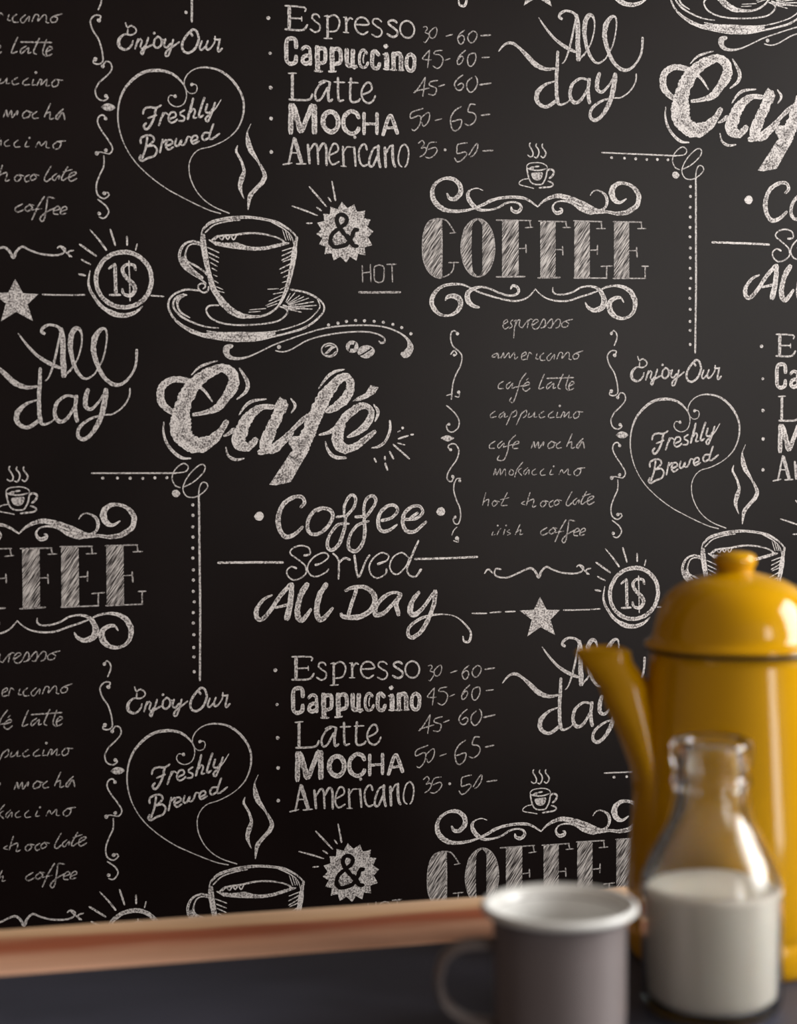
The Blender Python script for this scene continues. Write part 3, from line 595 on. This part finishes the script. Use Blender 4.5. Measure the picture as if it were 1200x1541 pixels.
s 5107,1675,11 5048,1610,15 4966,1570,18 4872,1561 4755,1579 4627,1611 4511,1648 4430,1686 4349,1718,20 4257,1723,26 4153,1705,30 4072,1648,37 4025,1559,46 4048,1470,45 4116,1415,30 4196,1405,23 4277,1439,37 4324,1507,50 4313,1573,57 4244,1604,50 4186,1588,31 4167,1558,14
s 4519,1492,21 4452,1508,41 4400,1563,57 4400,1630,50 4453,1675,37 4534,1697,23 4627,1683,21 4732,1640,18 4837,1613,21 4907,1625,23 4937,1659,30 4919,1704 4873,1715 4852,1678,14
s 5111,1687,11 5173,1627,14 5251,1585,15 5364,1565,18 5477,1571 5590,1610 5704,1644 5807,1683,15 5887,1717,21 5978,1729,25 6070,1714,38 6150,1661,52 6190,1574 6178,1477,38 6126,1417,31 6046,1394 5965,1420,45 5914,1485,59 5920,1560,52 5978,1604,38 6035,1605,24 6066,1560,14
s 5650,1554,14 5680,1504,31 5749,1474,45 5829,1505,59 5852,1581 5824,1656,45 5772,1704,31 5693,1721,21 5602,1707,18 5522,1663 5432,1635 5341,1634,15 5302,1660,18 5302,1705,10
@steaming_cup_drawing line
s 5069,3162,15 5060,3137 5082,3099 5099,3060 5092,3029 5067,3021 5042,3039
s 5134,3156,15 5129,3132 5154,3101 5161,3070 5150,3031 5131,3012 5111,3022
s 5200,3156,15 5195,3130 5216,3099 5235,3065 5224,3033 5203,3016 5181,3032
s 5034,2904,11 5032,2929 5058,2954 5104,2963 5165,2965 5219,2951 5246,2928 5244,2902
s 5031,2901,15 5041,2851 5053,2805 5074,2766 5106,2747 5152,2743 5193,2750 5218,2786 5235,2825 5246,2889
s 5038,2903,14 5103,2888 5169,2889 5229,2905
f 5056,2910,0 5079,2924 5108,2924 5105,2898 5074,2900
s 5116,2923,17 5161,2929
f 5078,2856,0 5136,2866 5194,2867 5199,2836 5181,2800 5144,2784 5111,2791 5086,2817
s 5250,2887,21 5268,2900 5301,2898 5319,2875 5301,2835 5270,2810
s 5042,2800,11 4992,2791 4955,2767 4950,2743 4987,2728 5040,2718 5104,2703
s 5159,2709,17 5226,2718 5280,2725 5310,2745 5296,2768 5257,2780
@dotted_corner_ornament line
p 632,-144,15 1445,-152,16
s 1416,-152,12 1533,-139 1563,-92 1520,-58 1461,-91 1416,-149 1406,-215 1436,-274 1483,-293
s 1521,-287,12 1620,-235 1710,-148 1725,-86 1681,-72 1592,-144 1532,-231 1508,-312 1545,-379 1618,-390 1692,-354 1748,-296 1741,-256 1701,-245 1671,-292 1661,-381
p 1663,-366,19 1662,-898,20 1662,-1490 1650,-2191
d 1440,-351,39
d 739,-193,15 878,-194 1001,-196 1121,-200 1237,-196 1354,-196
d 1603,-465,16 1603,-567 1600,-679 1600,-778 1597,-888 1596,-984 1599,-1101 1598,-1201 1596,-1311 1605,-1415 1594,-1519 1592,-1622 1597,-1737 1595,-1862 1594,-1954 1596,-2101
@one_dollar_badge_drawing speckle
s 1234,1722,42 1212,1619 1153,1532 1065,1473,41 963,1452 862,1471 777,1527 721,1613 702,1714 724,1816 782,1903 869,1962 971,1984 1072,1966 1158,1909 1215,1824,42 1234,1722
s 647,1800,10 631,1667,21 679,1555,28 761,1451,34 871,1389,48 983,1376,41 1082,1412,28 1141,1465,13
s 885,1856,32 888,1575
s 826,1821,22 885,1870
s 829,1570,22 933,1572
s 1080,1811,25 1063,1860,28 990,1862 954,1812,34 988,1742,36 1057,1673,42 1070,1616,36 1028,1567,34 965,1580,28 949,1629,22
s 1018,1900,13 1024,1514
s 652,2192,9 729,2103,16 805,1999,20
s 845,2197,18 891,2046
s 1001,2134,18 1004,2049
s 1099,2064,13 1083,2004
s 552,2051,19 708,1940
s 567,1904,16 652,1859
s 541,1765,19 602,1753
@star_and_line_drawing speckle
s 197,1567,14 389,1563 596,1568
s 1224,1569,14 1348,1562
s 4422,-1610,15 4578,-1615
s 4610,-1609,15 4729,-1604
s 4774,-1604,15 4878,-1603
F 5145,-1461,0 5216,-1596 5359,-1603 5256,-1700 5304,-1859 5149,-1774 5006,-1863 5055,-1694 4924,-1596 5078,-1592
@wavy_line_drawing line
s 4556,-1207,14 4595,-1164,19 4641,-1206,14
s 4731,-1169,17 4674,-1164 4663,-1215 4700,-1245,18 4806,-1252 4948,-1196 5037,-1164,22 5090,-1191,24 5130,-1259,28 5161,-1201,24 5215,-1155,20 5286,-1187,18 5393,-1221 5519,-1230 5591,-1212,17 5616,-1169 5573,-1142,18 5543,-1162,17
s 5573,-1148,15 5627,-1204 5676,-1243,16
s 5694,-1180,16 5645,-1196,15 5657,-1242,16
@all_day_lettering line
s 4740,4069,11 4804,4140,23 4879,4158,31 4955,4118,30 5046,4035,44 5137,3952,51 5244,3913,37 5336,3924,23
s 5367,4096,30 5359,3933,37 5350,3772 5357,3627 5380,3563,30 5457,3580,15 5499,3618,14
s 5335,3794,15 5227,3753,30 5150,3677,51 5142,3590,45 5211,3534,37 5287,3552 5341,3598,30
s 5412,4426,35 5385,4445,30 5400,4482 5462,4511,23 5539,4493,24 5569,4451,35
s 5569,4473,44 5584,4336,51 5583,4190 5590,4020
s 5562,4436,14 5530,4289,21 5491,4128 5444,4009,15 5413,3976,10
s 5167,4427,11 5246,4319,23 5353,4208,30 5475,4134,37 5571,4095,21
s 5590,4023,28 5645,4076,15 5676,4121,11
s 5645,4062,10 5723,4196,15 5762,4344 5755,4446,24 5716,4480,46 5670,4427,51 5653,4295,44 5684,4136,37 5737,4036,31 5799,3995,22 5880,4043,14
s 5877,4040,14 5956,4178,15 5995,4340 5996,4457,20 5957,4478,32 5894,4409,52 5871,4291 5901,4146,45 5963,4017,38 6048,3947 6126,3943,31 6205,4005,24 6268,4118,22 6285,4278,28
s 5705,3816,24 5612,3834 5519,3765,32 5496,3662,39 5534,3590 5611,3615,31 5692,3742,28
s 5705,3833,38 5689,3698 5707,3587
s 5814,3896,38 5790,3805,46 5790,3732,45 5837,3704,31 5907,3766,24 5970,3856
s 5986,3896,45 5969,3768,52 5922,3605,46 5843,3470,38 5765,3416 5711,3451,31 5735,3539 5844,3617,24 5969,3648,15 6047,3658 6141,3724 6204,3822 6213,3906,14
@drinks_list_lettering faint
s 4776,1325,11 4820,1350 4812,1372 4782,1355 4768,1308 4788,1274 4831,1299
s 4873,1369,11 4847,1344 4866,1305 4832,1280
s 4886,1354,11 4908,1367 4890,1288 4881,1185
s 4893,1297,11 4929,1367 4949,1373 4940,1311 4976,1287
s 4976,1293,11 5037,1368 5025,1287
s 5029,1344,11 5059,1380 5084,1372
s 5070,1310,12 5143,1358 5117,1377 5076,1335 5093,1282 5141,1288 5200,1381 5220,1348 5206,1302 5170,1289
s 5206,1294,12 5283,1382 5297,1331 5277,1289 5247,1295
s 5277,1295,12 5348,1379 5380,1360 5366,1307 5330,1290
s 5440,1363,12 5396,1338 5401,1302 5449,1304 5469,1339 5437,1361 5511,1381
s 4712,1031,11 4669,1018 4649,993 4686,993 4718,1029 4716,976 4745,993
s 4745,977,11 4774,1037 4780,982 4827,1035 4838,983 4886,1038 4891,972 4923,994
s 4960,994,12 5011,1019 5006,1044 4968,1019 4965,966 5011,972
s 5021,966,11 5045,1039 5076,1017
s 5129,1028,12 5115,978 5147,973
s 5200,1034,12 5162,1003 5168,961 5212,962
s 5281,1034,11 5233,987 5257,956 5313,1021 5310,973
s 5338,968,11 5370,1040 5402,1033 5394,979 5453,1044 5474,1022 5471,974 5497,968
s 5545,1036,12 5513,1005 5525,974 5566,986 5575,1022 5543,1033 5623,1059
s 4769,745,12 4720,715 4717,673 4768,673
s 4845,740,11 4801,704 4813,668 4868,726 4860,673 4898,690
s 5010,830,12 4949,749 4913,636 4871,533 4833,546 4853,582
s 4895,685,10 4986,704
s 4975,696,12 5045,715 5031,740 4990,715 4975,670 5007,645 5051,676
s 5013,758,11 5034,777
s 5205,819,12 5167,738 5146,668 5198,685,13
s 5282,740,12 5232,704 5237,668 5305,727 5297,673 5329,685
s 5407,820,13 5350,693 5376,668
s 5472,809,13 5434,693 5460,651
s 5230,776,14 5520,784
s 5461,691,13 5526,727 5500,746 5469,704 5475,657 5519,676
s 4679,442,11 4630,406 4635,376 4690,389
s 4773,436,11 4723,400 4729,370 4784,422 4776,381 4813,392
s 4861,436,12 4823,355 4796,302
s 4840,403,11 4902,453 4902,400 4864,380
s 4967,435,12 4928,354 4902,301
s 4946,403,11 5008,452 5008,399 4976,374
s 5043,424,11 5029,380 5070,391 5102,435
s 5100,425,11 5094,380 5126,385
s 5197,440,12 5147,404 5159,374 5208,385
s 5298,440,12 5248,404 5253,374 5309,379
s 5345,429,12 5331,379 5363,379
d 5369,494,13
s 5376,373,12 5408,434 5423,426 5414,379 5470,434 5462,373 5494,378
s 5554,440,12 5516,403 5527,367 5569,384 5578,426 5552,437 5620,431
s 4677,138,12 4622,103 4619,67 4671,66
s 4753,138,11 4704,96 4715,66 4771,118 4762,71
s 4894,199,12 4827,129 4809,39 4767,-53 4700,-52 4720,-8
s 4766,77,10 4876,106
s 4860,93,12 4929,117 4915,137 4874,112 4865,65 4923,64
s 5060,63,12 5089,130 5100,69 5136,127,13 5141,63 5193,127 5187,87
s 5278,134,13 5240,98 5246,62 5293,73 5308,115 5278,132 5326,115
s 5373,128,13 5329,92 5341,61 5385,67
s 5499,207,13 5440,78
s 5448,100,13 5493,127 5492,60 5528,71
s 5618,160,14 5550,90 5562,60 5612,126 5630,59
s 4658,-210,11 4678,-143 4690,-204 4728,-144 4733,-205 4778,-144 4786,-217
s 4839,-151,11 4822,-198 4860,-206 4868,-164 4839,-151
s 4969,-78,11 4907,-154 4883,-229
s 4957,-140,11 4919,-167 4956,-213
s 5022,-135,11 4978,-177 4990,-208 5034,-155 5033,-202
s 5105,-148,11 5066,-178 5078,-209 5116,-203
s 5193,-149,11 5155,-184 5167,-215 5211,-210
s 5276,-155,11 5256,-205 5294,-205
d 5300,-124,10
s 5355,-212,11 5387,-156 5407,-195 5455,-151 5453,-207 5485,-213
s 5563,-147,12 5518,-183 5530,-219 5572,-214 5593,-161 5560,-149 5635,-142
s 4574,-384,11 4539,-512
s 4545,-484,11 4603,-452 4596,-519
s 4667,-464,11 4641,-494 4658,-525 4696,-490 4665,-467 4720,-479
s 4802,-387,11 4758,-468 4738,-515 4801,-516
s 4727,-458,10 4820,-438
s 4990,-475,11 4952,-499 4988,-513
s 5044,-390,13 5003,-519,12
s 5011,-485,12 5085,-459 5070,-537 5108,-526
s 5191,-472,12 5153,-508 5177,-539 5215,-503 5189,-474 5239,-486
s 5292,-473,12 5248,-503 5260,-540 5298,-524
s 5340,-463,12 5302,-493 5314,-524 5358,-499 5338,-465 5382,-477
s 5496,-385,13 5431,-503 5451,-532 5495,-501
s 5549,-454,12 5505,-490 5523,-521 5573,-468 5565,-510
s 5652,-387,13 5592,-494 5607,-517 5645,-492
s 5605,-437,11 5694,-411
s 5652,-495,13 5717,-459 5729,-436 5679,-447 5658,-492 5679,-524 5735,-494
s 4653,-780,11 4636,-818 4670,-811
d 4698,-721,10
s 4689,-819,12 4715,-767 4736,-750
s 4774,-762,12 4757,-816
d 4788,-723,10
s 4823,-766,11 4797,-785 4835,-803 4801,-821
s 4936,-712,12 4883,-817
s 4891,-795,11 4941,-768 4933,-818 4964,-811
s 5225,-751,13 5157,-792 5175,-828 5237,-805
s 5291,-752,13 5247,-793 5270,-819 5315,-783 5288,-754 5333,-761
s 5428,-675,14 5366,-773 5330,-852 5309,-899
s 5292,-808,10 5404,-791,11
s 5524,-690,14 5462,-683 5450,-752 5425,-888 5395,-912 5387,-876 5449,-820 5518,-785
s 5513,-812,13 5572,-788 5557,-763 5521,-787 5513,-835 5559,-841
s 5579,-813,13 5638,-789 5623,-764 5587,-788 5578,-836 5631,-829
@side_scroll_border_drawing line
s 4289,1228,14 4258,1254 4227,1235 4218,1175 4241,1099 4304,1046 4335,993 4318,901 4270,810 4238,718 4225,612 4221,563
d 4289,1225,18
d 4253,1008,15
s 4217,1015,14 4253,1053 4280,1020 4253,1000
s 4171,601,12 4233,619
d 4298,635,18
s 4304,627,12 4300,586 4258,594
s 4170,501,14 4252,429 4298,353 4290,276 4227,232 4179,254 4170,300 4196,315
d 4194,312,16
f 4108,171,0 4140,192 4179,201 4218,188 4250,170 4218,152 4179,138 4139,152
s 4209,56,14 4183,79 4202,109 4257,109 4295,47 4272,-44 4216,-120 4174,-196 4175,-249 4215,-268 4242,-219
d 4209,53,16 4228,-216
s 4246,-288,12 4270,-240 4313,-236
d 4302,-261,16
s 4246,-273,14 4238,-349 4261,-441 4300,-534 4307,-626 4283,-697 4243,-689 4232,-648 4251,-625
d 4251,-628,16
s 4270,-729,11 4235,-762 4215,-811
s 4281,-840,12 4281,-881 4231,-866
d 4269,-843,21
s 5931,1241,14 5956,1269 5985,1241 5990,1187 5960,1114
d 5931,1239,17
s 5968,1016,14 5983,1055 5930,1061 5887,1008 5905,922 5962,829 5991,720 5996,627 5953,599 5908,611 5915,645
d 5966,1016,20 5927,645
s 5994,580,14 6027,628 6072,611 6078,549 6027,486 5960,424 5922,346 5943,276 6001,254 6042,284 6022,302
d 5996,580,18 6022,299
f 5976,193,0 6009,221 6045,229 6083,218 6111,193 6083,166 6045,156 6009,167
s 6016,84,14 5992,117 5951,97 5940,42 5983,-44 6040,-123 6078,-201 6048,-251 6015,-247
d 6016,84,18 6015,-218
s 6015,-247,13 5961,-237 5921,-246
d 5928,-249,21
s 5993,-271,14 5990,-372 5948,-465 5918,-559 5931,-645 5988,-680 6038,-647 6022,-620 5989,-630
d 5993,-630,18
s 5930,-689,14 6005,-748 6032,-811 5987,-868 5941,-856
d 5941,-825,18
"""
rnd = random.Random(4)
EPS = 0.00025
def ribbon(bm, pts, smooth, y, mi):
    lay = bm.verts.layers.float['stroke']
    P = spline(pts, 12) if smooth else sum([spline([a, b], 12) for a, b in zip(pts, pts[1:])], [])
    n = len(P); closed = math.dist(P[0][:2], P[-1][:2]) < 2
    rows = []; j0 = j1 = 0
    for i, p in enumerate(P):
        a = P[max(i-1, 0)]; b = P[min(i+1, n-1)]
        if closed and i in (0, n-1): a, b = P[-2], P[1]
        tx, ty = b[0]-a[0], b[1]-a[1]; l = math.hypot(tx, ty) or 1; tx /= l; ty /= l
        j0 = .5*j0+rnd.uniform(-.5, .5); j1 = .5*j1+rnd.uniform(-.5, .5)
        h = max(p[2], 2)/2; e0 = h*(1+.22*j0); e1 = h*(1+.22*j1)
        qx, qy = p[0], p[1]
        if not closed and i in (0, n-1):
            e0 *= .6; e1 *= .6; sg = -.5 if i == 0 else .5; qx += tx*h*sg; qy += ty*h*sg
        yy = -(y+i*1.2e-7); row = []
        mid = 0.0 if h > 12 else .55
        for e, f in ((-e0, 1.0), (0, mid), (e1, 1.0)) if h > 12 else ((-e0, .6), (e1, .6)):
            v = bm.verts.new(((qx+ty*e)*1e-4, yy, (qy-tx*e)*1e-4+CZ)); v[lay] = f; row.append(v)
        rows.append(row)
    for A, B in zip(rows, rows[1:]):
        if len(A) != len(B): A = [A[0], A[-1]]; B = [B[0], B[-1]]
        for k in range(len(A)-1):
            f = bm.faces.new((A[k], A[k+1], B[k+1], B[k])); f.material_index = mi
def polygon(bm, pts, smooth, y):
    lay = bm.verts.layers.float['stroke']
    P = spline([p[:2] for p in pts], 14, True) if smooth else sum([spline([a[:2], b[:2]], 14)[:-1] for a, b in zip(pts, pts[1:]+pts[:1])], [])
    v = [bm.verts.new(((p[0]+rnd.uniform(-1.6, 1.6))*1e-4, -y, (p[1]+rnd.uniform(-1.6, 1.6))*1e-4+CZ)) for p in P]
    for q in v: q[lay] = .35
    f = bm.faces.new(v); f.normal_update(); bmesh.ops.triangulate(bm, faces=[f], ngon_method='EAR_CLIP')
def disc(bm, x, z, r, y):
    lay = bm.verts.layers.float['stroke']
    v = [bm.verts.new(((x+r*(1+rnd.uniform(-.12, .12))*math.cos(a))*1e-4, -y, (z+r*(1+rnd.uniform(-.12, .12))*math.sin(a))*1e-4+CZ)) for a in [math.pi*k/5 for k in range(10)]]
    for q in v: q[lay] = 1.0
    bm.faces.new(v)
LABELS = {
 'heart_drawing': 'thin chalk heart outline with two curled ends', 'enjoy_our_lettering': 'white script reading Enjoy Our',
 'freshly_brewed_lettering': 'slanted white script reading Freshly Brewed', 'steam_drawing': 'two wavy chalk steam wisps above a cup',
 'menu_bullet_dots': 'column of small white menu dots', 'espresso_lettering': 'serif chalk word Espresso',
 'cappuccino_lettering': 'bold chalk word Cappuccino', 'latte_lettering': 'chalk word Latte', 'mocha_lettering': 'bold capitals reading MOCHA',
 'americano_lettering': 'narrow serif chalk word Americano', 'price_lettering': 'column of thin handwritten prices',
 'coffee_cup_drawing': 'large chalk coffee cup on a saucer', 'ampersand_burst_drawing': 'white starburst badge with a black ampersand and rays',
 'hot_lettering': 'small thin word HOT underlined', 'swirl_with_coffee_beans_drawing': 'dotted chalk swirl with three coffee beans',
 'cafe_lettering': 'large thick brush script word Café', 'coffee_served_lettering': 'chalk words Coffee Served between two dashes',
 'all_day_served_lettering': 'bold chalk words All Day with a curling tail', 'coffee_heading_lettering': 'hatched stems of the capitals COFFEE',
 'coffee_heading_outlines': 'thin serifs and outlines of the capitals COFFEE', 'scroll_ornament_drawing': 'scrolls above and below the word COFFEE',
 'steaming_cup_drawing': 'tiny steaming chalk cup on a saucer', 'dotted_corner_ornament': 'chalk corner line with loops and a row of dots',
 'one_dollar_badge_drawing': 'round chalk badge reading 1$ with rays', 'star_and_line_drawing': 'grey chalk star on a horizontal line',
 'wavy_line_drawing': 'small wavy chalk divider with curled ends', 'all_day_lettering': 'flowing chalk script reading All day',
 'drinks_list_lettering': 'thin handwritten list of eight coffee drinks', 'side_scroll_border_drawing': 'pair of thin vertical scroll borders'}
motifs = []
cur = None
for ln in ART.strip().split('\n'):
    if ln[0] == '@':
        n, k = ln[1:].split(); cur = (n, k, []); motifs.append(cur); continue
    t, *ps = ln.split(); pts = []; w = 10
    for p in ps:
        a = [float(q) for q in p.split(',')]
        if len(a) > 2: w = a[2]
        pts.append((a[0], a[1], w))
    cur[2].append((t, pts))
for n, k, items in motifs:
    bm = bmesh.new(); bm.verts.layers.float.new('stroke'); xs = [p[0] for _, q in items for p in q]; zs = [p[1] for _, q in items for p in q]
    dark = False
    for idx, (t, pts) in enumerate(items):
        y = EPS+idx*1.5e-6
        if t in 'sp': ribbon(bm, pts, t == 's', y, 0)
        elif t == 'k': ribbon(bm, pts, True, EPS*1.8+idx*2e-6, 1); dark = True
        elif t == 'd':
            for p in pts: disc(bm, p[0], p[1], p[2], y)
        elif t in 'fF': polygon(bm, pts, t == 'f', y)
    for f in bm.faces:
        f.normal_update()
        if f.normal.y > 0: f.normal_flip()
    first = link(n, bm, MAT[k], wall)
    if dark: first.data.materials.append(MAT['ink'])
    first['label'] = LABELS[n]
    x0, x1 = min(xs)*1e-4, max(xs)*1e-4; z0, z1 = min(zs)*1e-4+CZ, max(zs)*1e-4+CZ
    for i in range(-5, 6):
        for j in range(-6, 7):
            if i == 0 and j == 0: continue
            dx, dz = i*TA[0]+j*TB[0], i*TA[1]+j*TB[1]
            if x0+dx < -.62 or x1+dx > 1.75 or z0+dz < .12 or z1+dz > 2.35: continue
            o = first.copy(); C.objects.link(o); o.parent = wall; o.location = (dx, 0, dz)

# ------------------------------------------------------------------ table
TZ = 0.75
table = thing('table', 'dark slate topped table with a pinkish wooden back rail below the wallpaper', 'table', (0.45, -0.80, 0))
def rel(d): return (d[0]-.45, d[1]-.45, d[2]+.80, d[3]+.80, d[4], d[5])
bbox('table_top', rel((-.80, 1.70, -1.35, -.447, TZ-.032, TZ)), SLATE, table, .002)
r = bbox('wooden_rail', rel((-.80, 1.70, -.446, -.331, TZ-.034, TZ+.001)), WOOD, table, .004); r['label'] = 'pinkish brown wooden back rail with reddish grain'
bbox('apron', rel((-.72, 1.62, -1.27, -.41, TZ-.10, TZ-.034)), LEGM, table, .002)
for x in (-.72, 1.55):
    for y in (-1.27, -.48): bbox('leg', rel((x, x+.07, y, y+.07, 0, TZ-.10)), LEGM, table, .003)

# ------------------------------------------------------------------ coffee pot
ANG = math.atan2(R_.y, R_.x)
pot = thing('coffee_pot', 'tall yellow enamel coffee pot with domed lid behind the milk bottle', 'coffee pot', (.4955, -.5225, TZ), ANG)
prof = [(0, .003), (.068, .003), (.072, 0), (.0755, .0015), (.0772, .006), (.0772, .020), (.0762, .0235), (.0755, .0248), (.0762, .0265), (.0775, .032),
        (.0778, .0506), (.0762, .0745), (.0730, .103), (.0703, .126), (.0665, .166), (.0636, .192), (.0612, .2120), (.0612, .2165), (.0625, .2180), (.0622, .2200), (.0600, .2203), (.0590, .215), (.066, .13), (.073, .03), (.070, .006), (0, .006)]
bm = bmesh.new(); lathe(bm, prof); bmesh.ops.recalc_face_normals(bm, faces=bm.faces[:]); link('pot_body', bm, YEL, pot, True)
lp = [(.0575, .2215), (.0640, .2212), (.0648, .2228), (.0640, .2246), (.0605, .2268), (.0590, .2290), (.0580, .2345), (.0560, .2430), (.0530, .2515), (.0485, .2590), (.0425, .2645), (.0340, .2690),
      (.0250, .2718), (.0170, .2738), (.0130, .2750), (.0118, .2755), (0, .2755), (0, .2735), (.0160, .2718), (.040, .2620), (.0545, .2410), (.0570, .2270), (.0575, .2215)]
bm = bmesh.new(); lathe(bm, lp); bmesh.ops.recalc_face_normals(bm, faces=bm.faces[:]); lid = link('lid', bm, YEL, pot, True)
bm = bmesh.new(); lathe(bm, [(.0570, .2190), (.0642, .2186), (.0648, .2200), (.0642, .2216), (.0570, .2216), (.0570, .2190)]); bmesh.ops.recalc_face_normals(bm, faces=bm.faces[:]); z = link('seam_shade_ring', bm, SEAMSHADE, lid, True); z['label'] = 'dark brown ring standing in for the shade between lid and body'  # added ring, coloured dark to paint the shaded gap below the lid
kp = [(0, .2750), (.0135, .2740), (.0128, .2762), (.0136, .2785), (.0150, .2810), (.0153, .2838), (.0140, .2866), (.0108, .2884), (.0060, .2893), (0, .2896)]
bm = bmesh.new(); lathe(bm, kp, 64); bmesh.ops.recalc_face_normals(bm, faces=bm.faces[:]); link('knob', bm, YEL, lid, True)
sec = [(-0.0600, 0.0140, 0.0600, 0.0220), (-0.0621, 0.0141, 0.0745, 0.0280), (-0.0607, 0.0137, 0.1030, 0.0310), (-0.0622, 0.0122, 0.1260, 0.0300), (-0.0673, 0.0143, 0.1500, 0.0280), (-0.0722, 0.0172, 0.1690, 0.0250), (-0.0763, 0.0188, 0.1830, 0.0220), (-0.0800, 0.0190, 0.1940, 0.0195), (-0.0870, 0.0190, 0.2033, 0.0170), (-0.0922, 0.0188, 0.2105, 0.0150), (-0.0948, 0.0198, 0.2165, 0.0135)]
bm = bmesh.new(); rings = []
S2 = spline([(s[2]*100, 0, s[0], s[1], s[3]) for s in sec], 0.5)
def spring(z, cx, hw, hd, tilt, g=1.0, dz=0.0): return [bm.verts.new((cx+g*hw*math.cos(a), g*hd*math.sin(a)*(1-.35*math.cos(a+math.pi)*tilt), z+dz+tilt*(.003*math.sin(max(0, a if a < math.pi else 2*math.pi-a))))) for a in [2*math.pi*k/32 for k in range(32)]]
for q in S2:
    t = max(0, (q[0]/100-.19)/.0265); rings.append(spring(q[0]/100, q[2], q[3], q[4], t))
q = S2[-1]; rings.append(spring(q[0]/100, q[2], q[3], q[4], 1, 1.04, .0012)); rings.append(spring(q[0]/100, q[2], q[3], q[4], 1, .95, .0022)); rings.append(spring(q[0]/100, q[2], q[3], q[4], 1, .86, .0005)); rings.append(spring(q[0]/100-.02, q[2]+.010, q[3]*.7, q[4]*.9, .5))
rings.append(spring(q[0]/100-.05, q[2]+.026, q[3]*.5, q[4]*.8, 0))
for a, b in zip(rings, rings[1:]):
    for k in range(32): bm.faces.new((a[k], a[(k+1) % 32], b[(k+1) % 32], b[k]))
bm.faces.new(rings[0][::-1]); bm.faces.new(rings[-1]); bmesh.ops.recalc_face_normals(bm, faces=bm.faces[:])
link('spout', bm, YEL, pot, True)
hp = spline([(.0600, 0, .200), (.085, 0, .205), (.108, 0, .190), (.115, 0, .155), (.108, 0, .110), (.090, 0, .075), (.0700, 0, .062)], .006)
bm = bmesh.new(); tube(bm, hp, .010, .004); link('handle', bm, YEL, pot, True)

# ------------------------------------------------------------------ milk bottle
bot = thing('milk_bottle', 'small clear glass milk bottle just over half full in front of the coffee pot', 'bottle', (.4310, -.6290, TZ), ANG)
op = [(.036, .0005), (.0400, 0), (.0432, .002), (.0450, .007), (.0455, .014), (.0455, .076), (.0448, .086), (.0420, .0935), (.0375, .1035), (.0325, .1130), (.0283, .1215), (.0258, .1300), (.0245, .1390), (.0240, .1440), (.0252, .1455), (.0257, .1480), (.0252, .1505), (.0242, .1520), (.0240, .1560), (.0250, .1580),
      (.0262, .1610), (.0263, .1680), (.0258, .1720), (.0245, .1745), (.0225, .1752), (.0198, .1740), (.0182, .1700), (.0178, .1400), (.0192, .1300), (.0222, .1210), (.0268, .1125), (.0322, .1030), (.0372, .0930), (.0408, .0850), (.0425, .0760), (.0425, .0140), (.0415, .0080), (.0380, .0055), (.025, .0065), (0, .0070)]
bm = bmesh.new(); lathe(bm, [(0, .003)]+op); bmesh.ops.recalc_face_normals(bm, faces=bm.faces[:]); g = link('glass', bm, GLASS, bot, True)
g['label'] = 'clear glass shell with a thick ringed lip'
mp = [(0, .0072), (.0250, .0067), (.0378, .0057), (.0414, .0081), (.04245, .0141), (.04245, .0760), (.0420, .0812), (.0405, .0806), (.038, .0801), (0, .0800)]
bm = bmesh.new(); lathe(bm, mp); bmesh.ops.recalc_face_normals(bm, faces=bm.faces[:]); ml = link('milk', bm, MILK, bot, True); ml['label'] = 'creamy white milk filling the lower half'

# ------------------------------------------------------------------ mug
mug = thing('enamel_mug', 'small grey enamel mug with a white rolled rim left of the milk bottle', 'mug', (.3152, -.6659, TZ), ANG)
mo = [(0, .001), (.034, .001), (.0370, 0), (.0385, .002), (.0395, .006), (.0403, .020), (.0405, .060), (.0408, 0.0757), (.0420, 0.0797), (.0432, 0.0812), (.0425, 0.0817), (.0398, 0.0792), (.0392, .060), (.0390, .02), (.0375, .003), (0, .003)]
bm = bmesh.new(); lathe(bm, mo); bmesh.ops.recalc_face_normals(bm, faces=bm.faces[:]); link('mug_body', bm, GREY, mug, True)
mi = [(0, .0032), (.036, .0034), (.0384, .008), (.0386, .06), (.0390, 0.0757), (.0405, 0.0812), (.0425, 0.0844), (.0450, 0.0862), (.0470, 0.0860), (.0480, 0.0844), (.0478, 0.0822), (.0462, 0.0808), (.0440, 0.0807), (.0425, 0.0807), (.0401, 0.0782)]
bm = bmesh.new(); lathe(bm, mi); bmesh.ops.recalc_face_normals(bm, faces=bm.faces[:]); z = link('white_lining', bm, WHITE, mug, True); z['label'] = 'glossy white inside and rolled rim'
hp = spline([(-.0400, 0, .0605), (-.050, 0, .0610), (-.0620, 0, .0590), (-.0715, 0, .0510), (-.0745, 0, .0380), (-.0715, 0, .0255), (-.0610, 0, .0160), (-.050, 0, .0125), (-.0395, 0, .0115)], .004)
bm = bmesh.new(); tube(bm, hp, .0095, .0030); link('handle', bm, GREY, mug, True)
